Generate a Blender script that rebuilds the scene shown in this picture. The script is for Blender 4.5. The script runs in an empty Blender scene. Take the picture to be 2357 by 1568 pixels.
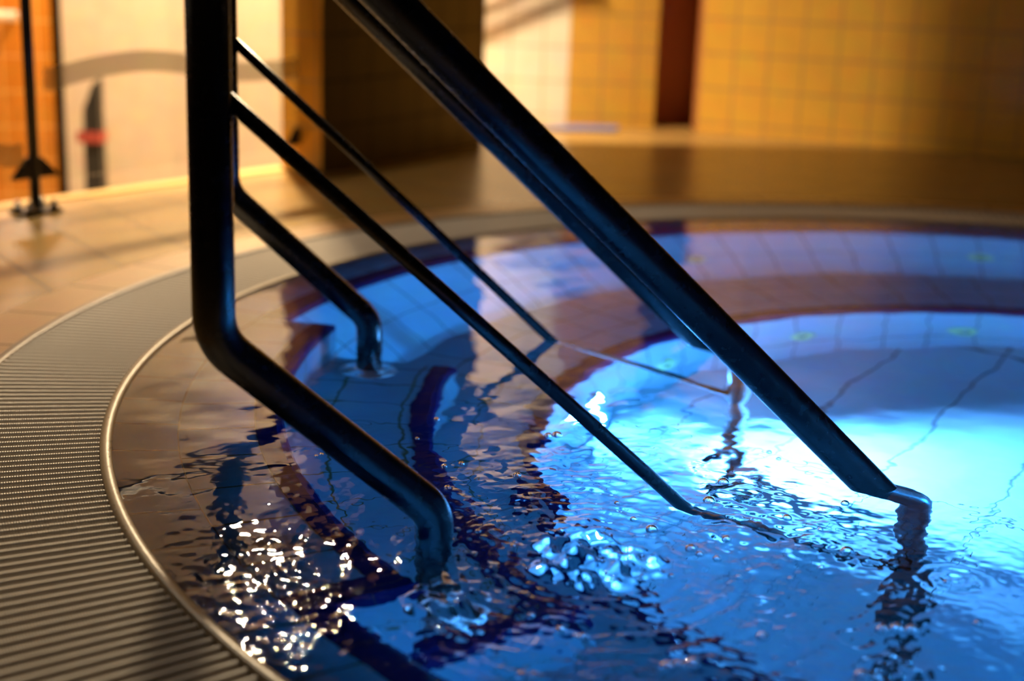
import bpy, math, random
import numpy as np
from mathutils import Matrix, Vector

S = 0.8                      # metres per layout unit (camera height above the water = 1 unit)
PI = math.pi
sc = bpy.context.scene
COL = sc.collection
random.seed(7)
rng = np.random.default_rng(11)

# pool centre and the main radii (layout units)
CX, CY = 1.5716, 3.4587
R_LIP, R_GRATE = 2.486, 2.844
A0, A1 = math.radians(168), math.radians(216)      # the stair sector


# ---------------------------------------------------------------- helpers
def link(o, parent=None):
    COL.objects.link(o)
    if parent is not None:
        o.parent = parent
    return o


def mesh(name, V, F, mat, parent=None, uv=None, smooth=False, origin=(0, 0, 0)):
    """V in layout units; uv is one (u, v) per loop."""
    V = np.asarray(V, float) - np.asarray(origin, float)
    me = bpy.data.meshes.new(name)
    me.from_pydata((V * S).tolist(), [], F)
    if uv is not None:
        l = me.uv_layers.new(name='UVMap')
        l.data.foreach_set('uv', np.asarray(uv, np.float32).ravel())
    if smooth:
        me.polygons.foreach_set('use_smooth', np.ones(len(me.polygons), bool))
    me.materials.append(mat)
    me.update()
    o = bpy.data.objects.new(name, me)
    link(o, parent)
    po = np.zeros(3) if parent is None else np.array(parent['org'][:])
    o.location = ((np.asarray(origin) - po) * S).tolist()
    o['org'] = list(map(float, origin))
    return o


def empty(name, origin):
    o = bpy.data.objects.new(name, None)
    o.empty_display_size = 0.05
    link(o)
    o.location = (np.asarray(origin, float) * S).tolist()
    o['org'] = list(map(float, origin))
    return o


def tag(o, label=None, cat=None, group=None, kind=None):
    for k, v in (('label', label), ('category', cat), ('group', group), ('kind', kind)):
        if v:
            o[k] = v
    return o


class MB:
    """collects polygons with uv"""
    def __init__(s):
        s.V, s.F, s.U = [], [], []

    def add(s, verts, faces, uvs=None):
        b = len(s.V)
        s.V += [tuple(v) for v in verts]
        for k, f in enumerate(faces):
            s.F.append([b + i for i in f])
            s.U += list(uvs[k]) if uvs else [(verts[i][0], verts[i][1]) for i in f]
        return s

    def quad(s, a, b, c, d, ua=None):
        return s.add([a, b, c, d], [(0, 1, 2, 3)], [ua] if ua else None)

    def box(s, c, sx, sy, sz, rot=0.0):
        """c = centre of the base, z up"""
        ca, sa = math.cos(rot), math.sin(rot)
        v = []
        for z in (0, sz):
            for x, y in ((-1, -1), (1, -1), (1, 1), (-1, 1)):
                lx, ly = x * sx / 2, y * sy / 2
                v.append((c[0] + lx * ca - ly * sa, c[1] + lx * sa + ly * ca, c[2] + z))
        f = [(3, 2, 1, 0), (4, 5, 6, 7)] + [(i, (i + 1) % 4, 4 + (i + 1) % 4, 4 + i) for i in range(4)]
        uv = [[(v[i][0], v[i][1]) for i in q] for q in f[:2]]
        for i in range(4):
            w = sx if i % 2 == 0 else sy
            uv.append([(0, c[2]), (w, c[2]), (w, c[2] + sz), (0, c[2] + sz)])
        return s.add(v, f, uv)

    def sector(s, prof, a0, a1, n, uvr=None, flip=False, v0=0.0):
        """revolve a profile [(R, z)...] about the pool centre"""
        b = len(s.V)
        m = len(prof)
        vs = [v0]
        for i in range(1, m):
            vs.append(vs[-1] + math.hypot(prof[i][0] - prof[i - 1][0], prof[i][1] - prof[i - 1][1]))
        for k in range(n + 1):
            a = a0 + (a1 - a0) * k / n
            for R, z in prof:
                s.V.append((CX + R * math.cos(a), CY + R * math.sin(a), z))
        for k in range(n):
            aa, ab = a0 + (a1 - a0) * k / n, a0 + (a1 - a0) * (k + 1) / n
            for i in range(m - 1):
                q = [b + k * m + i, b + (k + 1) * m + i, b + (k + 1) * m + i + 1, b + k * m + i + 1]
                rr = uvr or prof[i][0]
                u = [(aa * rr, vs[i]), (ab * rr, vs[i]), (ab * rr, vs[i + 1]), (aa * rr, vs[i + 1])]
                if flip:
                    q.reverse(); u.reverse()
                s.F.append(q)
                s.U += u
        return s

    def lathe(s, prof, n=32, c=(0, 0, 0), M=None):
        """revolve [(r, h)...] about local z, optional 3x3 M"""
        b = len(s.V)
        m = len(prof)
        for k in range(n):
            a = 2 * PI * k / n
            for r, h in prof:
                p = np.array([r * math.cos(a), r * math.sin(a), h])
                if M is not None:
                    p = M @ p
                s.V.append(tuple(p + np.asarray(c)))
        for k in range(n):
            for i in range(m - 1):
                k2 = (k + 1) % n
                q = [b + k * m + i, b + k2 * m + i, b + k2 * m + i + 1, b + k * m + i + 1]
                s.F.append(q)
                s.U += [(k / n, i / m)] * 4
        return s

    def build(s, name, mat, parent=None, smooth=False, origin=None):
        if origin is None:
            origin = (0, 0, 0) if parent is None else parent['org'][:]
        return mesh(name, s.V, s.F, mat, parent, s.U, smooth, origin)


def fillet(pts, rads, seg=10):
    """polyline with rounded corners"""
    P = [np.array(p, float) for p in pts]
    out = [P[0]]
    for i in range(1, len(P) - 1):
        r = rads[i - 1]
        d0 = P[i - 1] - P[i]; d1 = P[i + 1] - P[i]
        l0, l1 = np.linalg.norm(d0), np.linalg.norm(d1)
        d0 /= l0; d1 /= l1
        ang = math.acos(max(-1, min(1, d0 @ d1)))
        t = min(r / math.tan(ang / 2), .48 * l0, .48 * l1)
        r = t * math.tan(ang / 2)
        bis = (d0 + d1) / np.linalg.norm(d0 + d1)
        c = P[i] + bis * (r / math.sin(ang / 2))
        a, b = P[i] + d0 * t - c, P[i] + d1 * t - c
        om = math.acos(max(-1, min(1, (a @ b) / (r * r))))
        for k in range(seg + 1):
            w = k / seg
            out.append(c + (math.sin((1 - w) * om) * a + math.sin(w * om) * b) / math.sin(om))
    out.append(P[-1])
    return out


def tube(mb, path, r, n=24, caps=True):
    path = [np.array(p, float) for p in path]
    T = []
    for i in range(len(path)):
        d = path[min(i + 1, len(path) - 1)] - path[max(i - 1, 0)]
        T.append(d / np.linalg.norm(d))
    ref = np.array([0, 0, 1.]) if abs(T[0][2]) < .9 else np.array([1., 0, 0])
    nrm = np.cross(T[0], ref); nrm /= np.linalg.norm(nrm)
    b = len(mb.V)
    for i, p in enumerate(path):
        nrm = nrm - T[i] * (nrm @ T[i]); nrm /= np.linalg.norm(nrm)
        bi = np.cross(T[i], nrm)
        for k in range(n):
            a = 2 * PI * k / n
            mb.V.append(tuple(p + r * (math.cos(a) * nrm + math.sin(a) * bi)))
    for i in range(len(path) - 1):
        for k in range(n):
            k2 = (k + 1) % n
            mb.F.append([b + i * n + k, b + i * n + k2, b + (i + 1) * n + k2, b + (i + 1) * n + k])
            mb.U += [(k / n, i), (k2 / n, i), (k2 / n, i + 1), (k / n, i + 1)]
    if caps:
        mb.F.append([b + k for k in reversed(range(n))]); mb.U += [(0, 0)] * n
        e = b + (len(path) - 1) * n
        mb.F.append([e + k for k in range(n)]); mb.U += [(0, 0)] * n
    return mb


# ---------------------------------------------------------------- materials
def new_mat(name):
    m = bpy.data.materials.new(name)
    m.use_nodes = True
    nt = m.node_tree
    nt.nodes.clear()
    out = nt.nodes.new('ShaderNodeOutputMaterial')
    return m, nt, out


def plain(name, col, rough=.4, metal=0., bump=0., bscale=60., spec=.5, coat=0.):
    m, nt, out = new_mat(name)
    b = nt.nodes.new('ShaderNodeBsdfPrincipled')
    b.inputs['Base Color'].default_value = (*col, 1)
    b.inputs['Roughness'].default_value = rough
    b.inputs['Metallic'].default_value = metal
    b.inputs['Specular IOR Level'].default_value = spec
    b.inputs['Coat Weight'].default_value = coat
    tc = nt.nodes.new('ShaderNodeTexCoord')
    no = nt.nodes.new('ShaderNodeTexNoise')
    no.inputs['Scale'].default_value = bscale
    no.inputs['Detail'].default_value = 3
    nt.links.new(tc.outputs['Object'], no.inputs['Vector'])
    mr = nt.nodes.new('ShaderNodeMapRange')
    mr.inputs['To Min'].default_value = max(0, rough - .06)
    mr.inputs['To Max'].default_value = rough + .06
    nt.links.new(no.outputs['Fac'], mr.inputs['Value'])
    nt.links.new(mr.outputs['Result'], b.inputs['Roughness'])
    if bump:
        bp = nt.nodes.new('ShaderNodeBump')
        bp.inputs['Strength'].default_value = bump
        bp.inputs['Distance'].default_value = .002
        nt.links.new(no.outputs['Fac'], bp.inputs['Height'])
        nt.links.new(bp.outputs['Normal'], b.inputs['Normal'])
    nt.links.new(b.outputs['BSDF'], out.inputs['Surface'])
    return m


def tiles(name, col, col2, mortar, w, h, mw=.007, rough=.2, spec=.5, offset=0., studs=0., stud_p=.02):
    """grid of tiles in UV space (layout units)"""
    m, nt, out = new_mat(name)
    N, L = nt.nodes.new, nt.links.new
    uv = N('ShaderNodeTexCoord')
    br = N('ShaderNodeTexBrick')
    br.offset = offset
    br.squash = 1
    br.inputs['Scale'].default_value = 1
    br.inputs['Brick Width'].default_value = w
    br.inputs['Row Height'].default_value = h
    br.inputs['Mortar Size'].default_value = mw / 2
    br.inputs['Mortar Smooth'].default_value = .3
    br.inputs['Color1'].default_value = (*col, 1)
    br.inputs['Color2'].default_value = (*col2, 1)
    br.inputs['Mortar'].default_value = (*mortar, 1)
    L(uv.outputs['UV'], br.inputs['Vector'])
    b = N('ShaderNodeBsdfPrincipled')
    b.inputs['Specular IOR Level'].default_value = spec
    no = N('ShaderNodeTexNoise')
    no.inputs['Scale'].default_value = 9
    no.inputs['Detail'].default_value = 4
    L(uv.outputs['UV'], no.inputs['Vector'])
    mx = N('ShaderNodeMix'); mx.data_type = 'RGBA'; mx.blend_type = 'MULTIPLY'
    mx.inputs['Factor'].default_value = .25
    L(br.outputs['Color'], mx.inputs[6])
    L(no.outputs['Color'], mx.inputs[7])
    L(mx.outputs[2], b.inputs['Base Color'])
    mr = N('ShaderNodeMapRange')
    mr.inputs['To Min'].default_value = rough
    mr.inputs['To Max'].default_value = .75
    L(br.outputs['Fac'], mr.inputs['Value'])
    L(mr.outputs['Result'], b.inputs['Roughness'])
    bp = N('ShaderNodeBump')
    bp.invert = True
    bp.inputs['Strength'].default_value = .5
    bp.inputs['Distance'].default_value = .002
    L(br.outputs['Fac'], bp.inputs['Height'])
    last = bp
    if studs:
        mp = N('ShaderNodeMapping')
        mp.inputs['Scale'].default_value = (1 / stud_p, 1 / stud_p, 1)
        L(uv.outputs['UV'], mp.inputs['Vector'])
        vo = N('ShaderNodeTexVoronoi')
        vo.inputs['Scale'].default_value = 1
        vo.inputs['Randomness'].default_value = 0
        L(mp.outputs['Vector'], vo.inputs['Vector'])
        b2 = N('ShaderNodeBump'); b2.invert = True
        b2.inputs['Strength'].default_value = studs
        b2.inputs['Distance'].default_value = .003
        L(vo.outputs['Distance'], b2.inputs['Height'])
        L(bp.outputs['Normal'], b2.inputs['Normal'])
        last = b2
    L(last.outputs['Normal'], b.inputs['Normal'])
    L(b.outputs['BSDF'], out.inputs['Surface'])
    return m


def ribbed(name, col, period, rough=.35, strength=.8, u_axis=True):
    m, nt, out = new_mat(name)
    N, L = nt.nodes.new, nt.links.new
    uv = N('ShaderNodeTexCoord')
    sx = N('ShaderNodeSeparateXYZ')
    L(uv.outputs['UV'], sx.inputs[0])
    mu = N('ShaderNodeMath'); mu.operation = 'MULTIPLY'
    mu.inputs[1].default_value = 2 * PI / period
    L(sx.outputs[0 if u_axis else 1], mu.inputs[0])
    si = N('ShaderNodeMath'); si.operation = 'SINE'
    L(mu.outputs[0], si.inputs[0])
    bp = N('ShaderNodeBump')
    bp.inputs['Strength'].default_value = strength
    bp.inputs['Distance'].default_value = .0006
    L(si.outputs[0], bp.inputs['Height'])
    b = N('ShaderNodeBsdfPrincipled')
    b.inputs['Base Color'].default_value = (*col, 1)
    b.inputs['Roughness'].default_value = rough
    L(bp.outputs['Normal'], b.inputs['Normal'])
    L(b.outputs['BSDF'], out.inputs['Surface'])
    return m


def emit(name, col, strength):
    m, nt, out = new_mat(name)
    e = nt.nodes.new('ShaderNodeEmission')
    e.inputs['Color'].default_value = (*col, 1)
    e.inputs['Strength'].default_value = strength
    nt.links.new(e.outputs['Emission'], out.inputs['Surface'])
    return m


def film(name, base, ior, tint=(1, 1, 1), rough=0.):
    """a thin clear sheet: lets light straight through, reflects by Fresnel"""
    m, nt, out = new_mat(name)
    N, L = nt.nodes.new, nt.links.new
    t = N('ShaderNodeBsdfTransparent'); t.inputs['Color'].default_value = (*tint, 1)
    g = N('ShaderNodeBsdfGlossy'); g.inputs['Roughness'].default_value = rough
    f = N('ShaderNodeLayerWeight'); f.inputs['Blend'].default_value = .5
    pw = N('ShaderNodeMath'); pw.operation = 'POWER'; pw.inputs[1].default_value = 5
    L(f.outputs['Facing'], pw.inputs[0])
    f0 = ((ior - 1) / (ior + 1)) ** 2 + base
    mr = N('ShaderNodeMath'); mr.operation = 'MULTIPLY_ADD'; mr.inputs[1].default_value = 1 - f0
    mr.inputs[2].default_value = f0
    mr.use_clamp = True
    L(pw.outputs[0], mr.inputs[0])
    mx = N('ShaderNodeMixShader')
    L(mr.outputs[0], mx.inputs[0]); L(t.outputs[0], mx.inputs[1]); L(g.outputs[0], mx.inputs[2])
    L(mx.outputs[0], out.inputs['Surface'])
    return m


def clear(name, ior):
    m, nt, out = new_mat(name)
    g = nt.nodes.new('ShaderNodeBsdfGlass')
    g.inputs['IOR'].default_value = ior
    g.inputs['Roughness'].default_value = 0
    nt.links.new(g.outputs[0], out.inputs['Surface'])
    return m


WARM = (1.0, .745, .43)
M = {}
M['pool_tile'] = tiles('pool_tile', (.42, .50, .55), (.38, .46, .52), (.24, .17, .07), .176, .176, .008, .12, spec=.04)
M['pool_wall'] = tiles('pool_wall', (.72, .76, .80), (.68, .73, .78), (.20, .19, .17), .172, .30, .007, .15, spec=.04)
M['pool_floor'] = tiles('pool_floor', (.74, .78, .80), (.70, .75, .78), (.10, .10, .10), 1.30, .33, .010, .18, spec=.04)
M['navy'] = tiles('navy', (.022, .018, .11), (.02, .016, .09), (.06, .04, .05), .17, .4, .004, .1, spec=.04)
M['steel'] = plain('steel', (.10, .10, .10), .26, 1.0)
M['chrome'] = plain('chrome', (.82, .81, .78), .28, 1.0)
M['grate'] = ribbed('grate', (.74, .68, .61), .0048, .32, .5)
M['lip'] = plain('lip', (.46, .36, .24), .35, 0, .2, 120)
M['gutter'] = plain('gutter', (.03, .028, .027), .6)
M['grate_edge'] = plain('grate_edge', (.42, .37, .32), .35)
M['deck'] = tiles('deck', (.46, .28, .095), (.41, .25, .08), (.10, .065, .035), .30, .30, .008, .27, studs=.30, stud_p=.02)
M['deck_edge'] = tiles('deck_edge', (.62, .37, .15), (.48, .25, .09), (.10, .065, .035), .34, .40, .008, .34, studs=.5, stud_p=.018)
M['curb'] = tiles('curb', (.82, .54, .18), (.80, .51, .16), (.5, .36, .2), .2, .2, .006, .3)
M['cream'] = tiles('cream', (.58, .50, .41), (.56, .48, .39), (.48, .41, .33), .215, .215, .010, .25)
M['ivory'] = tiles('ivory', (.88, .79, .68), (.86, .77, .66), (.55, .47, .37), .215, .215, .014, .25)
M['yellow'] = tiles('yellow', (.84, .47, .075), (.82, .45, .07), (.50, .29, .07), .215, .215, .016, .25)
M['orange'] = tiles('orange', (.50, .18, .02), (.48, .17, .018), (.7, .36, .08), .215, .215, .010, .25)
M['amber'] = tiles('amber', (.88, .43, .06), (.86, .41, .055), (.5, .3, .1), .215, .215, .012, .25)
M['brown_tile'] = tiles('brown_tile', (.06, .033, .014), (.057, .032, .013), (.035, .02, .01), .215, .215, .012, .3)  # unlit sides of the amber slab, their shade put into the tile colour
M['red_brown'] = plain('red_brown', (.52, .20, .065), .5)
M['plaster'] = plain('plaster', (.30, .22, .15), .8)
M['dark_wall'] = plain('dark_wall', (.06, .045, .035), .8)
M['low_floor'] = tiles('low_floor', (.55, .42, .28), (.5, .38, .25), (.3, .22, .14), .3, .3, .01, .35)
M['black_metal'] = plain('black_metal', (.035, .03, .028), .35, .6)
M['black'] = plain('black', (.02, .02, .02), .5)
M['red'] = plain('red', (.36, .06, .05), .5)
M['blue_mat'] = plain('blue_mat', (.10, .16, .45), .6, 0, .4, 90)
M['pale_metal'] = plain('pale_metal', (.6, .55, .48), .35, .3)
M['bolt'] = plain('bolt', (.6, .58, .55), .25, 1.0)
M['jet_ring'] = plain('jet_ring', (.98, .95, .42), .4)
M['jet_hole'] = plain('jet_hole', (.30, .36, .13), .5)
M['lamp_ring'] = plain('lamp_ring', (.7, .7, .7), .25, .8)
M['bulb'] = emit('bulb', (1, .84, .62), 260)
M['wall_light'] = emit('wall_light', (1, .8, .55), 34)
M['glass'] = film('glass', .0, 1.35, (.97, .98, .97))
M['bubble'] = clear('bubble', 1.22)
M['lamp_blue'] = emit('lamp_blue', (.06, .34, 1.0), 170)
M['lamp_dim'] = emit('lamp_dim', (.012, .28, 1.0), 120)


def frosted():
    m, nt, out = new_mat('frosted_band')
    N, L = nt.nodes.new, nt.links.new
    t = N('ShaderNodeBsdfTransparent')
    d = N('ShaderNodeBsdfPrincipled')
    d.inputs['Base Color'].default_value = (.50, .41, .24, 1)
    d.inputs['Roughness'].default_value = .6
    mx = N('ShaderNodeMixShader'); mx.inputs[0].default_value = .62
    L(t.outputs[0], mx.inputs[1]); L(d.outputs[0], mx.inputs[2])
    L(mx.outputs[0], out.inputs['Surface'])
    return m


M['frosted'] = frosted()


def water_mat():
    m, nt, out = new_mat('pool_water')
    N, L = nt.nodes.new, nt.links.new
    g = N('ShaderNodeBsdfGlass')
    g.inputs['IOR'].default_value = 1.333
    g.inputs['Roughness'].default_value = 0
    g.inputs['Color'].default_value = (1, 1, 1, 1)
    L(g.outputs[0], out.inputs['Surface'])
    return m


M['water'] = water_mat()

# ---------------------------------------------------------------- pool basin
basin = empty('whirlpool_basin', (CX, CY, -1.08))
tag(basin, 'round tiled whirlpool basin with navy step edges, lit blue under the water', 'pool')
FULL = 2 * PI
b = MB().sector([(R_LIP + .01, -.010), (2.352, -.034)], 0, FULL, 360, uvr=2.42)
b.build('rim_tiles', M['pool_tile'], basin)
# rim nosing everywhere but the stairs
NR = [(2.352, -.034), (2.292, -.036), (2.278, -.042), (2.272, -.056), (2.272, -.085)]
b = MB().sector(NR, A1, A0 + FULL, 320)
o = b.build('rim_nosing', M['navy'], basin, smooth=True)
o['label'] = 'navy tile edge around the pool rim'
# sloping outer wall of the basin
b = MB().sector([(2.272, -.085), (2.0, -.60)], 0, FULL, 320, uvr=2.15, v0=.0)
b.build('basin_wall', M['pool_wall'], basin, smooth=True)


def radial_face(mb, a, r0, r1, z0, z1, n=(0, 0)):
    p = lambda r, z: (CX + r * math.cos(a), CY + r * math.sin(a), z)
    mb.quad(p(r0, z0), p(r1, z0), p(r1, z1), p(r0, z1), [(r0, z0), (r1, z0), (r1, z1), (r0, z1)])


def stair(name, r_in, r_out, z_top, z_bot, r_back, label):
    """one wedge step: tread, navy nosing along the curved and the near radial edge, riser"""
    w = .066
    da = w / r_out
    root = None
    mb = MB().sector([(r_back, z_top), (r_in + w, z_top)], A0, A1 - da, 60, uvr=2.2)
    mb.sector([(r_in, z_top - .05), (r_in, z_bot)], A0, A1, 60, uvr=r_in)
    radial_face(mb, A1, r_in, r_back, z_top - .05, z_bot)
    radial_face(mb, A0, r_in, r_back, z_top - .0, z_bot)
    t = mb.build(name, M['pool_tile'], basin)
    t['label'] = label
    nz = MB().sector([(r_in + w, z_top + .002), (r_in + .02, z_top + .001), (r_in + .006, z_top - .006),
                      (r_in, z_top - .02), (r_in, z_top - .05)], A0, A1, 60)
    nz.sector([(r_back, z_top + .002), (r_in + .01, z_top + .002)], A1 - da, A1, 2)
    radial_face(nz, A1, r_in, r_back, z_top + .002, z_top - .05)
    e = mesh('nosing', nz.V, nz.F, M['navy'], basin, nz.U, False, basin['org'][:])
    # keep the nosing under its step: thing > part > sub-part
    e.parent = t
    e.location = (0, 0, 0)
    e['label'] = 'navy tile edge of the step'
    return t


stair('stair_ledge', 2.118, 2.18, -.036, -.34, 2.352, 'pale tiled top ledge just under the water')
stair('stair_step', 1.76, 1.82, -.34, -.60, 2.20, 'tiled step below the ledge')
# bench, its nosing, inner wall, floor
MB().sector([(2.02, -.60), (1.545, -.60)], 0, FULL, 240, uvr=1.8).build('bench', M['pool_tile'], basin)
b = MB().sector([(1.545, -.598), (1.50, -.599), (1.486, -.605), (1.48, -.62), (1.48, -.65)], 0, FULL, 240)
o = b.build('bench_nosing', M['navy'], basin, smooth=True)
o['label'] = 'navy tile edge of the underwater bench'
MB().sector([(1.48, -.65), (1.48, -1.08)], 0, FULL, 240, uvr=1.48).build('inner_wall', M['pool_wall'], basin, smooth=True)
V, F, U = [], [], []
n = 120
for k in range(n):
    a = FULL * k / n
    V.append((CX + 1.48 * math.cos(a), CY + 1.48 * math.sin(a), -1.08))
F = [list(range(n))]
ca, sa = math.cos(-.986), math.sin(-.986)
U = [(v[0] * ca - v[1] * sa + .2, v[0] * sa + v[1] * ca + .093) for v in V]
mesh('pool_floor', V, F, M['pool_floor'], basin, U, False, basin['org'][:])

# ---------------------------------------------------------------- overflow gutter and grating
gr = empty('overflow_grating', (CX, CY, -.12))
tag(gr, 'ring of beige slatted overflow grating around the round pool', 'grating')
MB().sector([(R_LIP + .02, -.02), (R_LIP + .02, -.12), (R_GRATE, -.12), (R_GRATE, 0)], 0, FULL, 200).build('gutter_channel', M['gutter'], gr)
MB().sector([(R_LIP, -.03), (R_LIP, .002), (R_LIP + .003, .006), (R_LIP + .016, .006), (R_LIP + .024, .003), (R_LIP + .026, -.05)],
            0, FULL, 360).build('lip_strip', M['lip'], gr, smooth=True)
MB().sector([(R_GRATE - .012, -.03), (R_GRATE - .012, .003), (R_GRATE - .008, .005), (R_GRATE + .012, .005), (R_GRATE + .014, -.02)],
            0, FULL, 300).build('edge_strip', M['grate_edge'], gr, smooth=True)
mb = MB()
NS = 556
prof = [(-.0088, -.022), (-.0088, -.006), (-.0072, -.0015), (-.003, .0008), (.003, .0008), (.0072, -.0015), (.0088, -.006), (.0088, -.022)]
r0, r1 = R_LIP + .025, R_GRATE - .012
for k in range(NS):
    a = FULL * k / NS
    c, s_ = math.cos(a), math.sin(a)
    b0 = len(mb.V)
    for r in (r0, r1):
        for t_, z in prof:
            mb.V.append((CX + r * c - t_ * s_, CY + r * s_ + t_ * c, z))
    m_ = len(prof)
    for i in range(m_ - 1):
        mb.F.append([b0 + i, b0 + i + 1, b0 + m_ + i + 1, b0 + m_ + i])
        mb.U += [(r0, i / 8), (r0, (i + 1) / 8), (r1, (i + 1) / 8), (r1, i / 8)]
    mb.F.append(list(range(b0 + m_ - 1, b0 - 1, -1))); mb.U += [(0, 0)] * m_
    mb.F.append(list(range(b0 + m_, b0 + 2 * m_))); mb.U += [(0, 0)] * m_
mb.build('slats', M['grate'], gr, smooth=False)

# ---------------------------------------------------------------- deck
# boundary of the raised deck (star-shaped about the pool centre), layout units
E0 = np.array([-1.16, 6.88]); ED = np.array([-.88, -1.28]) / math.hypot(.88, 1.28)
poly = [tuple(E0 + ED * 12), tuple(E0), (-.42, 8.17), (-.50, 9.33), (.30, 9.20), (.85, 9.22), (.86, 9.6), (1.13, 9.6), (1.13, 9.12),
        (2.45, 8.52), (4.2, 8.2), (6.5, 6.5), (6.5, -3.2), (-6.5, -3.2)]
poly[0] = tuple(E0 + ED * ((E0[1] + 3.2) / -ED[1]))
poly[-1] = poly[0]
poly = poly[:-1]


def ray_poly(a):
    d = np.array([math.cos(a), math.sin(a)]); best = 1e9
    for i in range(len(poly)):
        p = np.array(poly[i]) - (CX, CY); q = np.array(poly[(i + 1) % len(poly)]) - (CX, CY)
        e = q - p
        den = d[0] * e[1] - d[1] * e[0]
        if abs(den) < 1e-9:
            continue
        t = (p[0] * e[1] - p[1] * e[0]) / den
        u = (p[0] * d[1] - p[1] * d[0]) / den
        if t > 0 and -1e-6 <= u <= 1 + 1e-6:
            best = min(best, t)
    return best


angs = sorted(set([FULL * k / 480 for k in range(480)] + [math.atan2(y - CY, x - CX) % FULL for x, y in poly]))
R_DK = 3.03
mb = MB()
ring = MB()
skirt = []
th = .60
for i, a in enumerate(angs):
    a2 = angs[(i + 1) % len(angs)]
    P = []
    for (aa, r) in ((a, R_DK), (a2, R_DK), (a2, ray_poly(a2)), (a, ray_poly(a))):
        P.append((CX + r * math.cos(aa), CY + r * math.sin(aa), 0))
    uv = [(p[0] * math.cos(th) + p[1] * math.sin(th), -p[0] * math.sin(th) + p[1] * math.cos(th)) for p in P]
    mb.add(P, [(0, 3, 2, 1)], [[uv[0], uv[3], uv[2], uv[1]]])
    q = [P[3], P[2]]
    mb.quad(q[0], q[1], (q[1][0], q[1][1], -.95), (q[0][0], q[0][1], -.95), [(0, 0), (.1, 0), (.1, .95), (0, .95)])
    aw = a2 if a2 > a else a2 + FULL
    ring.sector([(R_GRATE + .01, .0), (R_DK, .0)], a, aw, 1, uvr=2.95, v0=.1)
fl = mb.build('floor', M['deck'])
tag(fl, kind='structure')
tag(ring.build('trim_1', M['deck_edge']), kind='structure')
# bright edge course along the deck drop
mb = MB()
nrm = np.array([-ED[1], ED[0]])
nrm = nrm if nrm @ (np.array([0, 4.]) - E0) > 0 else -nrm
p0, p1 = E0 + ED * 8, E0
zt = .006
for (u0, u1) in ((0, 1),):
    a_, b_ = p0 - nrm * .01, p1 - nrm * .01
    c_, d_ = p1 + nrm * .085, p0 + nrm * .085
    L_ = 8.0
    v = [(*a_, zt), (*b_, zt), (*c_, zt), (*d_, zt), (*a_, -.12), (*b_, -.12), (*c_, -.001), (*d_, -.001)]
    f = [(0, 3, 2, 1), (0, 1, 5, 4), (3, 7, 6, 2), (0, 4, 7, 3), (1, 2, 6, 5)]
    uv = [[(0, 0), (0, .1), (L_, .1), (L_, 0)], [(0, 0), (L_, 0), (L_, .1), (0, .1)], [(0, 0), (0, .01), (L_, .01), (L_, 0)],
          [(0, 0)] * 4, [(0, 0)] * 4]
    mb.add(v, f, uv)
tag(mb.build('trim_2', M['curb']), kind='structure')

# lower floor beyond the deck edge
mb = MB()
lp = [(-12, -4), (-8.6, -4), (-1.0, 6.95), (-.2, 8.4), (-.2, 11), (-12, 11)]
mb.add([(x, y, -.95) for x, y in lp], [tuple(range(6))], [lp])
lf = mb.build('floor_lower', M['low_floor'])
tag(lf, kind='structure')


# ---------------------------------------------------------------- walls
def wall(name, pts, z0, z1, mat, thick=.08, side=1, kind='structure', v0=None):
    """vertical wall along plan points, thickness pushed to one side"""
    mb = MB()
    u = 0
    for (xa, ya), (xb, yb) in zip(pts[:-1], pts[1:]):
        d = np.array([xb - xa, yb - ya]); L_ = np.linalg.norm(d); d /= L_
        nn = np.array([-d[1], d[0]]) * side * thick
        A, B = np.array([xa, ya]), np.array([xb, yb])
        C_, D_ = B + nn, A + nn
        v = [(*A, z0), (*B, z0), (*B, z1), (*A, z1), (*D_, z0), (*C_, z0), (*C_, z1), (*D_, z1)]
        f = [(0, 1, 2, 3), (5, 4, 7, 6), (3, 2, 6, 7), (0, 3, 7, 4), (1, 5, 6, 2), (0, 4, 5, 1)]
        zz = z0 if v0 is None else v0
        q = [(u, z0 - zz), (u + L_, z0 - zz), (u + L_, z1 - zz), (u, z1 - zz)]
        mb.add(v, f, [q, [q[1], q[0], q[3], q[2]], [(0, 0)] * 4, [(0, 0), (0, z1), (thick, z1), (thick, 0)], [(0, 0), (thick, 0), (thick, z1), (0, z1)], [(0, 0)] * 4])
        u += L_
    o = mb.build(name, mat)
    return tag(o, kind=kind)


ZC = 3.35
wall('wall_left', [(-2.88, 9.05), (-2.24, 9.25)], -.95, ZC, M['cream'], .1, 1)
wall('wall_far', [(-2.24, 9.25), (-.50, 9.345)], -.95, ZC, M['cream'], .1, 1)
wall('wall_center', [(-.50, 9.335), (.30, 9.20)], 0, ZC, M['ivory'], .1, 1, v0=.06)
wall('wall_back', [(.30, 9.20), (.86, 9.22)], 0, ZC, M['yellow'], .1, 1, v0=.06)
wall('wall_niche', [(.86, 9.22), (.86, 9.62), (1.13, 9.62), (1.13, 9.12)], 0, ZC, M['red_brown'], .02, 1)
wall('wall_right', [(1.13, 9.12), (4.4, 7.64)], 0, ZC, M['yellow'], .1, 1, v0=.06)
# orange pier at the far left and the grey reveal beside it
wall('wall_pier', [(-3.40, 8.80), (-2.91, 8.95)], -.95, ZC, M['orange'], .12, 1)
wall('wall_side', [(-8.5, 7.0), (-3.5, 8.8)], -.95, ZC, M['plaster'], .1, 1)
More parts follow.
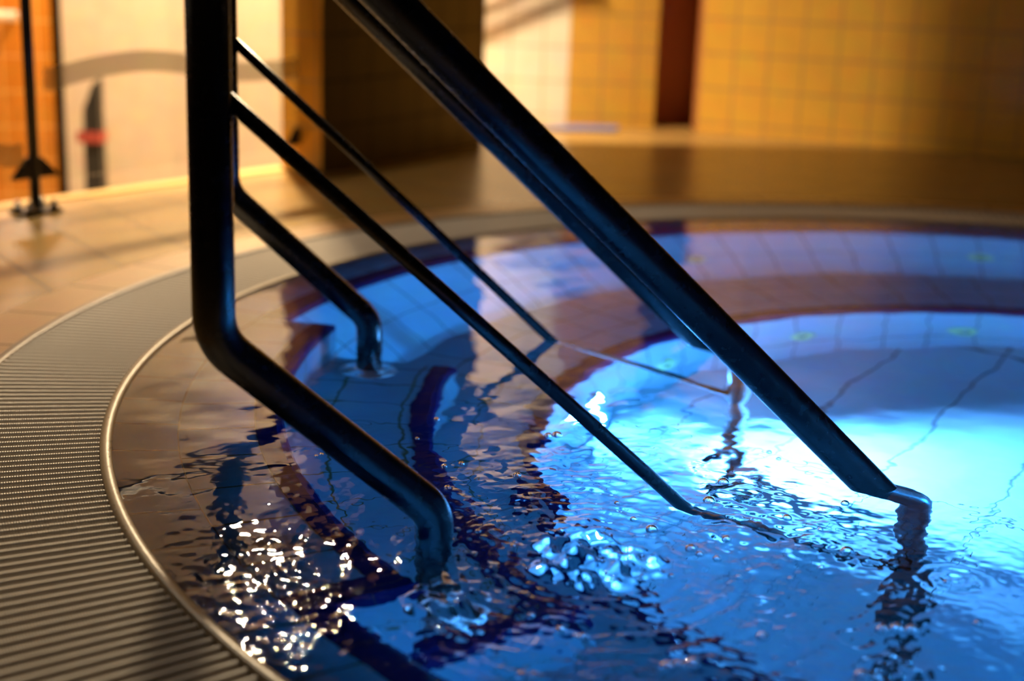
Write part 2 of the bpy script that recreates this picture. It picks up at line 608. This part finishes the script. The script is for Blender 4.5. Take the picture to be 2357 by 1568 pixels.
# the freestanding wall slab whose end face is amber
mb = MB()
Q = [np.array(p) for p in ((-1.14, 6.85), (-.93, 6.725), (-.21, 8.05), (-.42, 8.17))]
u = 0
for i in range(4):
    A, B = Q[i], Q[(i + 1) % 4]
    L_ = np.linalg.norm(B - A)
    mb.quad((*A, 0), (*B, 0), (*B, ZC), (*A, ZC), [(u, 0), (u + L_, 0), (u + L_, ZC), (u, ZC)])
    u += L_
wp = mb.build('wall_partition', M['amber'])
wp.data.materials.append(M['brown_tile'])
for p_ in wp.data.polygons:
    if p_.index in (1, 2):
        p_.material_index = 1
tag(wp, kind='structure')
# the dark rest of the hall
wall('wall_east', [(4.4, 7.64), (6.6, 6.6), (6.6, -3.4)], 0, ZC, M['dark_wall'], .1, 1)
wall('wall_front', [(6.6, -3.4), (-9, -3.4)], -.95, ZC, M['dark_wall'], .1, 1)
wall('wall_west', [(-9, -3.4), (-8.5, 7.0)], -.95, ZC, M['dark_wall'], .1, 1)
mb = MB()
mb.box((-1.2, 3.0, ZC), 16.5, 14, .1)
tag(mb.build('ceiling', M['dark_wall']), kind='structure')


# ---------------------------------------------------------------- pool handrails
def handrail(Axy, dirdeg, label, s_leg):
    th_ = math.radians(dirdeg)
    d = np.array([math.cos(th_), math.sin(th_)])
    P = lambda s_, z: np.array([Axy[0] + d[0] * s_, Axy[1] + d[1] * s_, z])
    root = empty('pool_handrail', P(0, -.34))
    tag(root, label, 'handrail', 'handrails of the pool stairs')
    R_ = .0353
    k = .905
    zt_ = .834 + k * .385
    # support: flange leg, lower slope, upright
    p = fillet([P(0, -.338), P(0, .042), P(-.385, .382), P(-.385, 1.0)], [.075, .10], 12)
    mb = tube(MB(), p, R_, 32)
    mb.build('support_tube', M['steel'], root, smooth=True)
    # handrail: loop over the upright and slope down to the leg on the pool floor
    p = fillet([P(-.385, .998), P(-.385, zt_ + .02), P(s_leg, .834 - k * s_leg), P(s_leg, -1.078)], [.10, .085], 16)
    mb = tube(MB(), p, R_, 32)
    mb.build('handrail_tube', M['steel'], root, smooth=True)
    # middle bar
    mb = tube(MB(), [P(-.385, .4525 + k * .385), P(.1, .4525 - k * .1), P(s_leg, .4525 - k * s_leg)], .0134, 20)
    mb.build('middle_bar', M['steel'], root, smooth=True)
    # flanges
    for s_, z in ((0, -.34), (s_leg, -1.08)):
        c = P(s_, z)
        mb = MB().lathe([(.0, .030), (.037, .030), (.046, .026), (.062, .012), (.074, .009), (.079, .006), (.080, .0)], 48, c)
        mb.build('flange', M['chrome'], root, smooth=True)
    return root


handrail((-.128, 2.389), 20.1, 'near dark steel handrail whose tall upright fills the left of the view', 1.032)
handrail((-.392, 3.773), .56, 'far dark steel handrail standing behind the near one, its flange on the underwater step', 1.022)


# ---------------------------------------------------------------- jets and lamps in the inner wall
def on_wall(name, R, deg, z, tilt):
    a = math.radians(deg)
    pos = np.array([CX + R * math.cos(a), CY + R * math.sin(a), z])
    nn = np.array([-math.cos(a) * math.cos(tilt), -math.sin(a) * math.cos(tilt), math.sin(tilt)])
    tx = np.array([-math.sin(a), math.cos(a), 0.])
    ty = np.cross(nn, tx)
    Mx = np.stack([tx, ty, nn], 1)
    return pos, Mx


def jet(R, deg, z, tilt, label, r=.056):
    pos, Mx = on_wall('', R, deg, z, tilt)
    root = empty('jet_nozzle', pos)
    tag(root, label, 'pool jet', 'massage jets in the pool walls')
    MB().lathe([(r * .42, .004), (r * .46, .012), (r * .9, .010), (r, .004), (r, -.004)], 32, pos, Mx).build('jet_ring', M['jet_ring'], root, smooth=True)
    MB().lathe([(0, -.003), (r * .2, -.002), (r * .3, .003), (r * .43, .005)], 24, pos, Mx).build('jet_opening', M['jet_hole'], root, smooth=True)


tl = math.atan2(.272, .515)
jet(1.479, 136.5, -.87, 0, 'round jet under the bench edge beside the underwater lamp, seen past the far handrail')
jet(1.479, 112.0, -.87, 0, 'round greenish jet under the bench edge, just right of the near handrail')
jet(1.479, 88.3, -.87, 0, 'rightmost greenish jet on the wall below the bench edge')
jet(2.110, 114.5, -.375, tl, 'small jet in the upper pool wall beside the dark reflection, close to the near handrail', .04)
jet(2.120, 82.5, -.355, tl, 'small jet high in the upper pool wall at the far right', .05)


def pool_lamp(deg, z, label, mat, r=.085):
    pos, Mx = on_wall('', 1.479, deg, z, 0)
    pool_lamp.last = (pos, Mx)
    root = empty('underwater_lamp', pos)
    tag(root, label, 'lamp')
    MB().lathe([(r, .010), (r * 1.08, .016), (r * 1.3, .010), (r * 1.36, .0), (r * 1.36, -.004)], 40, pos, Mx).build('lamp_ring', M['lamp_ring'], root, smooth=True)
    MB().lathe([(0, .012), (r * .5, .0115), (r, .009)], 40, pos, Mx).build('lens', mat, root, smooth=True)
    return root


pool_lamp(154, -.90, 'glaring round underwater lamp low on the left inner wall, crossed by the near handrail', M['lamp_blue'])
lr = pool_lamp.last
bl = bpy.data.lights.new('pool_beam', 'SPOT')
bl.color = (.075, .37, 1.0)
bl.energy = 1800
bl.spot_size = math.radians(68)
bl.spot_blend = 1.0
bl.shadow_soft_size = .05
bo = link(bpy.data.objects.new('pool_beam', bl))
pos_, Mx_ = lr
nb = Mx_[:, 2] + np.array([.10, .08, -.10]); nb /= np.linalg.norm(nb)
tb = np.cross(nb, [0, 0, 1.]); tb /= np.linalg.norm(tb)
ub = np.cross(tb, nb)
bo.matrix_world = Matrix.Translation(Vector(((pos_ + nb * .035) * S).tolist())) @ Matrix((tb, ub, -nb)).transposed().to_4x4()
pool_lamp(330, -.90, 'underwater lamp on the inner wall opposite the stairs, outside the picture', M['lamp_dim'])

pos_, Mx_ = pool_lamp.last
bl = bpy.data.lights.new('stair_beam', 'SPOT')
bl.color = (.012, .28, 1.0)
bl.energy = 170
bl.spot_size = math.radians(88)
bl.spot_blend = .9
bl.shadow_soft_size = .05
bo = link(bpy.data.objects.new('stair_beam', bl))
src = pos_ + Mx_[:, 2] * .035
nb = np.array([-.3, 3.3, -.25]) - src; nb /= np.linalg.norm(nb)
tb = np.cross(nb, [0, 0, 1.]); tb /= np.linalg.norm(tb)
ub = np.cross(tb, nb)
bo.matrix_world = Matrix.Translation(Vector((src * S).tolist())) @ Matrix((tb, ub, -nb)).transposed().to_4x4()

# ---------------------------------------------------------------- the warm hall lamp behind the partition wall
LP = (-1.46, 8.02, 2.90)
def spot_fixture(name, label, pos, target, energy, size, blend, soft, lname):
    pos = np.array(pos, float); target = np.array(target, float)
    root = empty(name, (pos[0], pos[1], ZC))
    tag(root, label, 'lamp')
    ax = (target - pos) / np.linalg.norm(target - pos)
    tx = np.cross(ax, [0, 1., 0]); tx /= np.linalg.norm(tx)
    Mx = np.stack([tx, np.cross(ax, tx), ax], 1)
    MB().lathe([(0, -.27), (.07, -.27), (.105, -.22), (.105, -.14), (.099, -.14), (.08, -.21), (0, -.22)], 24, pos, Mx).build('can', M['black_metal'], root, smooth=True)
    tube(MB(), [pos - ax * .25, (pos[0], pos[1], ZC)], .012, 12).build('stem', M['black_metal'], root, smooth=True)
    MB().lathe([(.095 * math.sin(PI * k / 12), .095 * math.cos(PI * k / 12)) for k in range(13)], 24, pos - ax * .10, Mx).build('bulb', M['bulb'], root, smooth=True)
    li = bpy.data.lights.new(lname, 'SPOT')
    li.color = WARM
    li.energy = energy
    li.spot_size = math.radians(size)
    li.spot_blend = blend
    li.shadow_soft_size = soft * S
    lo = link(bpy.data.objects.new(lname, li))
    lo.matrix_world = Matrix.Translation(Vector((pos * S).tolist())) @ Matrix((Mx[:, 0], -Mx[:, 1], -Mx[:, 2])).transposed().to_4x4()


spot_fixture('ceiling_spotlight', 'warm ceiling spotlight behind the partition wall, above the picture', LP, (LP[0] + .25, LP[1] - .35, 0), 1250, 158, 1.0, .05, 'hall_spot')
spot_fixture('deck_spotlight', 'warm ceiling spotlight aimed at the deck edge, above the picture', (-2.45, 5.1, 2.85), (-1.25, 6.35, .15), 32, 62, .6, .04, 'deck_spot')

# long wall light on the orange pier, just above the picture
wl0, wl1 = np.array([-3.30, 8.72, 1.08]), np.array([-2.86, 8.86, 1.08])
root = empty('wall_light', (-3.08, 8.84, 1.08))
tag(root, 'long narrow wall light high on the orange pier, above the picture', 'lamp')
tube(MB(), [wl0, wl1], .03, 16).build('tube', M['wall_light'], root, smooth=True)
wd = (wl1 - wl0) / np.linalg.norm(wl1 - wl0)
for e_ in (wl0 - wd * .03, wl1):
    tube(MB(), [e_, e_ + wd * .03], .036, 16).build('end_cap', M['pale_metal'], root, smooth=True)
MB().box((*((wl0 + wl1) / 2 + np.array([-.016, .055, -.03]))[:2], 1.05), .44, .05, .06, math.atan2(wd[1], wd[0])).build('back_plate', M['pale_metal'], root)

# ---------------------------------------------------------------- glass balustrade on the deck edge
G0 = np.array([-1.86, 5.44]); G1 = np.array([-1.05, 6.81])
GD = (G1 - G0) / np.linalg.norm(G1 - G0)
GN = np.array([GD[1], -GD[0]])
gp = lambda s_, z, off=0.: np.array([G0[0] + GD[0] * s_ + GN[0] * off, G0[1] + GD[1] * s_ + GN[1] * off, z])
root = empty('balustrade_post', gp(0, 0))
tag(root, 'black balustrade post with triangular glass clamps on the deck edge', 'post')
tube(MB(), [gp(0, .012), gp(0, 1.24)], .0215, 24).build('pole', M['black_metal'], root, smooth=True)
rt = math.atan2(GD[1], GD[0])
MB().box(gp(0, 0), .16, .12, .014, rt).build('base_plate', M['black_metal'], root)
for (s_, o_) in ((-.058, -.035), (.058, -.035), (-.058, .035), (.058, .035)):
    MB().lathe([(0, .052), (.010, .050), (.011, .03), (.018, .028), (.018, .013)], 12, gp(s_, 0, o_)).build('bolt', M['bolt'], root, smooth=True)


def clamp(parent, s_pole, sgn, zt, zb, ln, mat):
    mb = MB()
    w = .016
    v = []
    for o_ in (-w, w):
        v += [gp(s_pole, zt, o_), gp(s_pole, zb, o_), gp(s_pole + sgn * ln, zb, o_), gp(s_pole + sgn * ln * .25, zt, o_)]
    f = [(0, 1, 2, 3), (7, 6, 5, 4), (0, 4, 5, 1), (1, 5, 6, 2), (2, 6, 7, 3), (3, 7, 4, 0)]
    mb.add(v, f, [[(0, 0)] * 4] * 6)
    return mb.build('glass_clamp', mat, parent)


clamp(root, 0, 1, .215, .137, .112, M['black_metal'])
clamp(root, 0, -1, .215, .137, .105, M['black_metal'])
# the clamp that takes the far end of the glass on the amber wall end
root = empty('wall_clamp', gp(1.585, .10))
tag(root, 'small dark triangular glass clamp on the amber end of the partition wall', 'bracket')
clamp(root, 1.60, -1, .205, .125, .10, M['black_metal'])
mb = MB()
pos = gp(1.60, .165, 0)
nn_ = np.array([-GD[0], -GD[1], 0]); tx = np.array([GN[0], GN[1], 0]); Mx = np.stack([tx, np.cross(nn_, tx), nn_], 1)
MB().lathe([(0, .008), (.045, .008), (.05, .004), (.05, -.02)], 24, pos, Mx).build('wall_plate', M['black_metal'], root, smooth=True)


def band_z(s_):
    xs = [-2.2, -1.6, -1.0, -.5, -.15, -.05, 0, .09, .287, .567, .845, 1.158, 1.47, 1.6]
    zs = [.5, .55, .50, .36, .24, .232, .35, .507, .538, .557, .533, .486, .484, .49]
    if s_ < 0:
        xs, zs = xs[:7], zs[:6] + [.23]
    else:
        xs, zs = xs[7:], zs[7:]
    # smooth cosine interpolation
    if s_ <= xs[0]:
        return zs[0]
    for i in range(len(xs) - 1):
        if s_ <= xs[i + 1]:
            w = (s_ - xs[i]) / (xs[i + 1] - xs[i])
            p0 = zs[max(i - 1, 0)]; p1 = zs[i]; p2 = zs[i + 1]; p3 = zs[min(i + 2, len(zs) - 1)]
            return .5 * (2 * p1 + (p2 - p0) * w + (2 * p0 - 5 * p1 + 4 * p2 - p3) * w * w + (3 * p1 - p0 - 3 * p2 + p3) * w ** 3)
    return zs[-1]


def panel(s0, s1, zb, label):
    root = empty('glass_panel', gp((s0 + s1) / 2, zb))
    tag(root, label, 'glass panel', 'glass panels of the balustrade')
    mb = MB()
    t = .006
    v = []
    for o_ in (-t, t):
        v += [gp(s0, zb, o_), gp(s1, zb, o_), gp(s1, 1.15, o_), gp(s0, 1.15, o_)]
    f = [(3, 2, 1, 0), (4, 5, 6, 7), (0, 1, 5, 4), (1, 2, 6, 5), (2, 3, 7, 6), (3, 0, 4, 7)]
    mb.add(v, f, [[(0, 0)] * 4] * 6)
    mb.build('pane', M['glass'], root)
    mb = MB()
    N_ = 48
    for k in range(N_):
        a = s0 + (s1 - s0) * k / N_; c = s0 + (s1 - s0) * (k + 1) / N_
        za, zc = band_z(a), band_z(c)
        mb.quad(gp(a, za - .043, t + .002), gp(c, zc - .043, t + .002), gp(c, zc + .043, t + .002), gp(a, za + .043, t + .002), [(0, 0)] * 4)
    o = mb.build('frosted_band', M['frosted'], root)
    o['label'] = 'wavy frosted band across the pane'


panel(.062, 1.575, .115, 'large glass panel with a wavy frosted band between black post and amber wall')
panel(-2.0, -.055, .125, 'glass panel to the left of the black post, cut off by the picture')
# handrail on top of the balustrade
root = empty('balustrade_rail', gp(-.3, 1.24))
tag(root, 'dark rail along the top of the glass balustrade', 'handrail')
tube(MB(), [gp(-2.2, 1.262), gp(1.58, 1.262)], .036, 20).build('rail_tube', M['black_metal'], root, smooth=True)

# ---------------------------------------------------------------- things beyond the deck edge
root = empty('stair_rail', (-.75, 8.35, -.95))
tag(root, 'two sloping bars of a stair rail whose shadow stripes the cream wall', 'handrail')
LPa = np.array(LP)
for (w0, w1) in (((-.28, 9.30, .50), (.31, 9.20, .78)), ((-.28, 9.30, .66), (.31, 9.20, .94))):
    a_, b_ = np.array(w0), np.array(w1)
    q0 = LPa + (a_ - LPa) * .62; q1 = LPa + (b_ - LPa) * .62
    tube(MB(), [q0 - (q1 - q0) * .4, q1 + (q1 - q0) * .25], .017, 16).build('rail_bar', M['black_metal'], root, smooth=True)

root = empty('black_bollard', (-2.62, 8.72, -.95))
tag(root, 'slim black post with slanted top and red band before the cream wall', 'post')
mb = MB()
cx_, cy_ = -2.60, 8.72
v = []
for (z, hw) in ((-.95, .062), (.05, .048)):
    v += [(cx_ - hw, cy_ - .05, z), (cx_ + hw, cy_ - .05, z), (cx_ + hw, cy_ + .05, z), (cx_ - hw, cy_ + .05, z)]
v += [(cx_ + .012, cy_ - .05, .20), (cx_ + .05, cy_ - .05, .235), (cx_ + .05, cy_ + .05, .235), (cx_ + .012, cy_ + .05, .20)]
f = []
for l in (0, 4):
    f += [(l + i, l + (i + 1) % 4, l + 4 + (i + 1) % 4, l + 4 + i) for i in range(4)]
f += [(8, 9, 10, 11), (3, 2, 1, 0)]
mb.add(v, f, [[(0, 0)] * 4] * len(f))
mb.build('shaft', M['black'], root)
MB().box((cx_ - .014, cy_, -.15), .15, .13, .065).build('red_band', M['red'], root)

root = empty('grab_rail', (-3.3, 8.7, .55))
tag(root, 'pale horizontal bar on the orange pier at the far left edge', 'rail')
tube(MB(), [(-3.75, 8.60, .585), (-3.05, 8.76, .585)], .03, 16).build('bar', M['pale_metal'], root, smooth=True)
for x in (-3.30, -3.08):
    y = 8.60 + (x + 3.75) * .16 / .7
    tube(MB(), [(x, y, .585), (x - .03, y + .16, .585)], .012, 10).build('bracket', M['pale_metal'], root, smooth=True)

mb = MB()  # thin blue sheet stands in for blue light reflected on the floor
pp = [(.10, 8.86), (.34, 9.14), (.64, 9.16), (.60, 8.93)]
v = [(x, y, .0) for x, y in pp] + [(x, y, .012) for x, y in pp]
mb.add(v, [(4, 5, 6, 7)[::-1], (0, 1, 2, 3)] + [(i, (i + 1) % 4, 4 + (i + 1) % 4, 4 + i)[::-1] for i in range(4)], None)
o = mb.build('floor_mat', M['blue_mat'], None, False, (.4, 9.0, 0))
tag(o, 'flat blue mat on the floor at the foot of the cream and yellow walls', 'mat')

# ---------------------------------------------------------------- water
fx = .0036
gx = np.concatenate([np.arange(-.96, 1.45, fx), np.arange(1.45, 4.12, .02)])
gy = np.concatenate([np.arange(.94, 1.5, .02), np.arange(1.5, 3.25, fx), np.arange(3.25, 6.0, .010)])
X, Y = np.meshgrid(gx, gy)
Hh = np.zeros_like(X)
BC = (.155, 2.28)          # the bubbling spot
FC = (-.10, 2.10)          # stream by the near flange


def gauss(cx, cy, sx, sy=None):
    sy = sy or sx
    return np.exp(-((X - cx) / sx) ** 2 - ((Y - cy) / sy) ** 2)


def field(n, l0, l1, seed, dirs=None):
    r = np.random.default_rng(seed)
    out = np.zeros_like(X)
    for i in range(n):
        lam = math.exp(r.uniform(math.log(l0), math.log(l1)))
        a = r.uniform(0, 2 * PI) if dirs is None else r.normal(dirs[0], dirs[1])
        k = 2 * PI / lam
        out += lam / (2 * PI) * np.sin(k * (X * math.cos(a) + Y * math.sin(a)) + r.uniform(0, 2 * PI))
    return out * math.sqrt(2.0 / n)          # rms slope = 1


w_chop = np.clip(gauss(.35, 2.15, .55, .50) + .8 * gauss(BC[0], BC[1], .35) + .35 * gauss(.25, 2.75, .30, .28), 0, 1.2)
w_rim = gauss(-.37, 1.99, .17, .22)
w_fine = np.clip(gauss(.35, 1.95, .75, .55) + gauss(.30, 2.45, .28, .22), 0, 1)
w_mid = np.clip(gauss(.15, 3.0, .55, .45), 0, 1)
w_all = 1.0
Hh += field(30, .25, .8, 1) * .010
Hh += field(36, .07, .22, 2) * (.008 + .030 * w_mid + .05 * w_chop + .02 * w_rim)
Hh += field(50, .020, .06, 3) * (.001 + .010 * w_mid + .07 * w_chop + .05 * w_rim + .02 * gauss(-.4, 2.3, .25, .45))
Hh += field(40, .026, .065, 14) * (.17 * w_rim)
Hh += field(60, .013, .03, 4) * (.085 * w_fine + .02 * w_rim)
# rings running out from the bubbling spot
rr = np.hypot(X - BC[0], Y - BC[1])
Hh += .0006 * np.sin(2 * PI * rr / .045) * np.exp(-((rr - .30) / .22) ** 2)
Hh += .0005 * np.sin(2 * PI * rr / .030 + 1.) * np.exp(-((rr - .22) / .16) ** 2)
for (px_, py_, lam, wd, am) in ((.775, 2.26, .03, .07, .0010), (.28, 2.86, .04, .09, .0008), (.42, 2.14, .03, .06, .0009), (-.33, 2.98, .03, .05, .0006), (.55, 2.02, .03, .06, .001)):
    r_ = np.hypot(X - px_, Y - py_)
    Hh += am * np.cos(2 * PI * r_ / lam) * np.exp(-(r_ / wd) ** 2)
# the boil
r = np.random.default_rng(5)
for i in range(230):
    a = r.uniform(0, 2 * PI); q = .115 * math.sqrt(r.uniform(0, 1))
    s_ = r.uniform(.005, .016)
    Hh += r.uniform(.3, 1.0) * s_ * .62 * gauss(BC[0] + q * math.cos(a) * 1.0, BC[1] + q * math.sin(a), s_) * (1 if r.uniform() < .7 else -1)
Hh += .012 * gauss(BC[0], BC[1], .075)
for i in range(40):
    a = r.uniform(0, 2 * PI); q = .07 * math.sqrt(r.uniform(0, 1))
    s_ = r.uniform(.007, .015)
    Hh += r.uniform(.3, .8) * s_ * .7 * gauss(FC[0] + q * math.cos(a), FC[1] + q * math.sin(a), s_)
RR = np.hypot(X - CX, Y - CY)
fade = np.clip((R_LIP - RR) / .05, .0, 1)
Hh = np.where(Hh < 0, np.maximum(Hh, -.004 - .02 * np.clip((2.25 - RR) / .1, 0, 1)), Hh) * (.25 + .75 * fade)
Hh = np.minimum(Hh, .006 + .1 * fade)
ny, nx = X.shape
idx = np.arange(nx * ny).reshape(ny, nx)
inside = RR < R_LIP + .015
ok = inside[:-1, :-1] & inside[1:, :-1] & inside[:-1, 1:] & inside[1:, 1:]
quads = np.stack([idx[:-1, :-1], idx[:-1, 1:], idx[1:, 1:], idx[1:, :-1]], -1)[ok]
used = np.unique(quads)
remap = -np.ones(nx * ny, np.int64); remap[used] = np.arange(len(used))
quads = remap[quads]
VV = np.stack([X.ravel(), Y.ravel(), Hh.ravel()], 1)[used]
me = bpy.data.meshes.new('pool_water')
me.vertices.add(len(VV)); me.vertices.foreach_set('co', (VV * S).astype(np.float32).ravel())
nq = len(quads)
me.loops.add(nq * 4); me.loops.foreach_set('vertex_index', quads.astype(np.int32).ravel())
me.polygons.add(nq)
me.polygons.foreach_set('loop_start', np.arange(0, nq * 4, 4, dtype=np.int32))
me.polygons.foreach_set('use_smooth', np.ones(nq, bool))
me.update(calc_edges=True)
me.materials.append(M['water'])
wo = link(bpy.data.objects.new('pool_water', me))
tag(wo, 'clear rippling pool water filling the round basin, bubbling near the front', 'water', kind='stuff')

# ---------------------------------------------------------------- bubbles floating on the water
cam_R = np.array([0.99938907, 0.00897937, 0.0337766]); cam_U = np.array([-0.03494979, 0.25676511, 0.9658417])
cam_F = np.array([0, .96643212, -.25692207])


def at(px, py, z=0.):
    d = (px - 1178.5) * cam_R - (py - 784) * cam_U + 3274 * cam_F
    t = (z - 1) / d[2]
    return np.array([0, 0, 1.]) + d * t, t * 3274


bub_me = None
spots = [(1950, 1272, 19), (1500, 1222, 17), (1282, 1003, 14), (1262, 1003, 11), (1665, 1112, 16), (1632, 1152, 17), (1190, 1098, 11), (1062, 1069, 9),
         (1945, 1160, 12), (1812, 1192, 13), (1888, 1222, 8), (1290, 1225, 9), (1180, 1262, 8), (1458, 1196, 10), (1590, 1268, 16), (1672, 1246, 14),
         (1610, 1280, 12), (1770, 1042, 8), (1792, 1057, 7), (1022, 1075, 9), (1030, 1125, 10), (1005, 967, 8), (1755, 1468, 18), (2032, 1452, 20),
         (2066, 1448, 22), (2100, 1452, 20), (1202, 1556, 18), (1230, 1555, 14), (1535, 1535, 22), (1560, 1530, 16), (1592, 1532, 24), (1290, 1452, 15),
         (1340, 1468, 16), (1325, 1465, 11), (1222, 1416, 12), (1985, 1558, 24), (2250, 1440, 12), (1890, 1305, 10), (1820, 1335, 9), (1700, 1330, 10),
         (1420, 1160, 8), (1650, 1290, 12), (1545, 1330, 10), (1185, 1252, 7), (2178, 1341, 9), (740, 1048, 7), (728, 1052, 6), (960, 1010, 6), (1100, 1230, 9)]
first = None
zi = lambda x, y: Hh[np.argmin(abs(gy - y)), np.argmin(abs(gx - x))]
for (px, py, rp) in spots:
    p, t = at(px, py)
    rad = rp * .85 / 3274 * (p - [0, 0, 1]) @ cam_F
    p[2] = zi(p[0], p[1]) + rad * .1
    if first is None:
        mb = MB().lathe([(math.sin(PI * k / 16), .8 * math.cos(PI * k / 16)) for k in range(17)], 24)
        o = mesh('air_bubble', np.array(mb.V), mb.F, M['bubble'], None, mb.U, True)
        first = o
    else:
        o = first.copy(); link(o)
    o.location = (p * S).tolist()
    o.scale = (rad, rad, rad)
    tag(o, 'clear air bubble floating on the pool water', 'bubble', 'air bubbles floating on the pool water')

# water droplets standing on the lip and the grating
first = None
r = np.random.default_rng(9)
drops = [(256, 1032), (252, 1051), (253, 1072), (256, 1017), (300, 855), (294, 862), (278, 885), (265, 918), (261, 935), (250, 962), (213, 885), (230, 885), (242, 886),
         (300, 1262), (336, 1322), (383, 1383), (408, 1416), (422, 1432), (262, 1163), (266, 1175), (270, 1188), (276, 1200), (283, 1212), (288, 1222), (293, 1236),
         (575, 660), (590, 655), (604, 650), (612, 648), (618, 644), (640, 636), (652, 633), (662, 632), (755, 607), (780, 603), (795, 600), (804, 598),
         (432, 1452), (447, 1535), (556, 1548), (532, 1510), (500, 1470), (250, 1538), (446, 1490)]
for (px, py) in drops:
    p, t = at(px, py, .006)
    rad = r.uniform(.0022, .0042)
    if first is None:
        mb = MB().lathe([(math.sin(PI * .5 * k / 6), .75 * math.cos(PI * .5 * k / 6)) for k in range(7)], 16)
        o = mesh('water_droplet', np.array(mb.V), mb.F, M['chrome'], None, mb.U, True)
        o.data.materials[0] = film('droplet', .12, 1.5)
        first = o
    else:
        o = first.copy(); link(o)
    rr_ = math.hypot(p[0] - CX, p[1] - CY)
    p[2] = .0055 if rr_ < R_LIP + .022 else .0006
    o.location = (p * S).tolist()
    o.scale = (rad, rad, rad)
    tag(o, 'tiny clear water droplet standing on the grating beside the pool lip', 'droplet', 'water droplets on the pool lip and grating')

# ---------------------------------------------------------------- world, camera, view
w = bpy.data.worlds.new('hall_air')
w.use_nodes = True
w.node_tree.nodes['Background'].inputs['Color'].default_value = (.6, .45, .3, 1)
w.node_tree.nodes['Background'].inputs['Strength'].default_value = .0
sc.world = w
cam = bpy.data.cameras.new('camera')
cam.sensor_width = 36
cam.lens = 3274 / 2357 * 36
cam.clip_start = .02
cam.clip_end = 100
co = link(bpy.data.objects.new('camera', cam))
mt = Matrix((cam_R, cam_U, -cam_F)).transposed().to_4x4()
mt.translation = Vector((0, 0, S))
co.matrix_world = mt
cam.dof.use_dof = True
cam.dof.focus_distance = 2.83 * S
cam.dof.aperture_fstop = 1.75
sc.camera = co
sc.view_settings.view_transform = 'Standard'
sc.view_settings.look = 'None'
sc.view_settings.gamma = 1
sc.view_settings.use_curve_mapping = False
sc.view_settings.exposure = 0.0
try:
    sc.cycles.sample_clamp_indirect = 14
    sc.cycles.use_denoising = True
    sc.cycles.caustics_refractive = False
    sc.cycles.max_bounces = 14
    sc.cycles.transmission_bounces = 12
    sc.cycles.transparent_max_bounces = 16
    sc.cycles.blur_glossy = .5
except Exception:
    pass
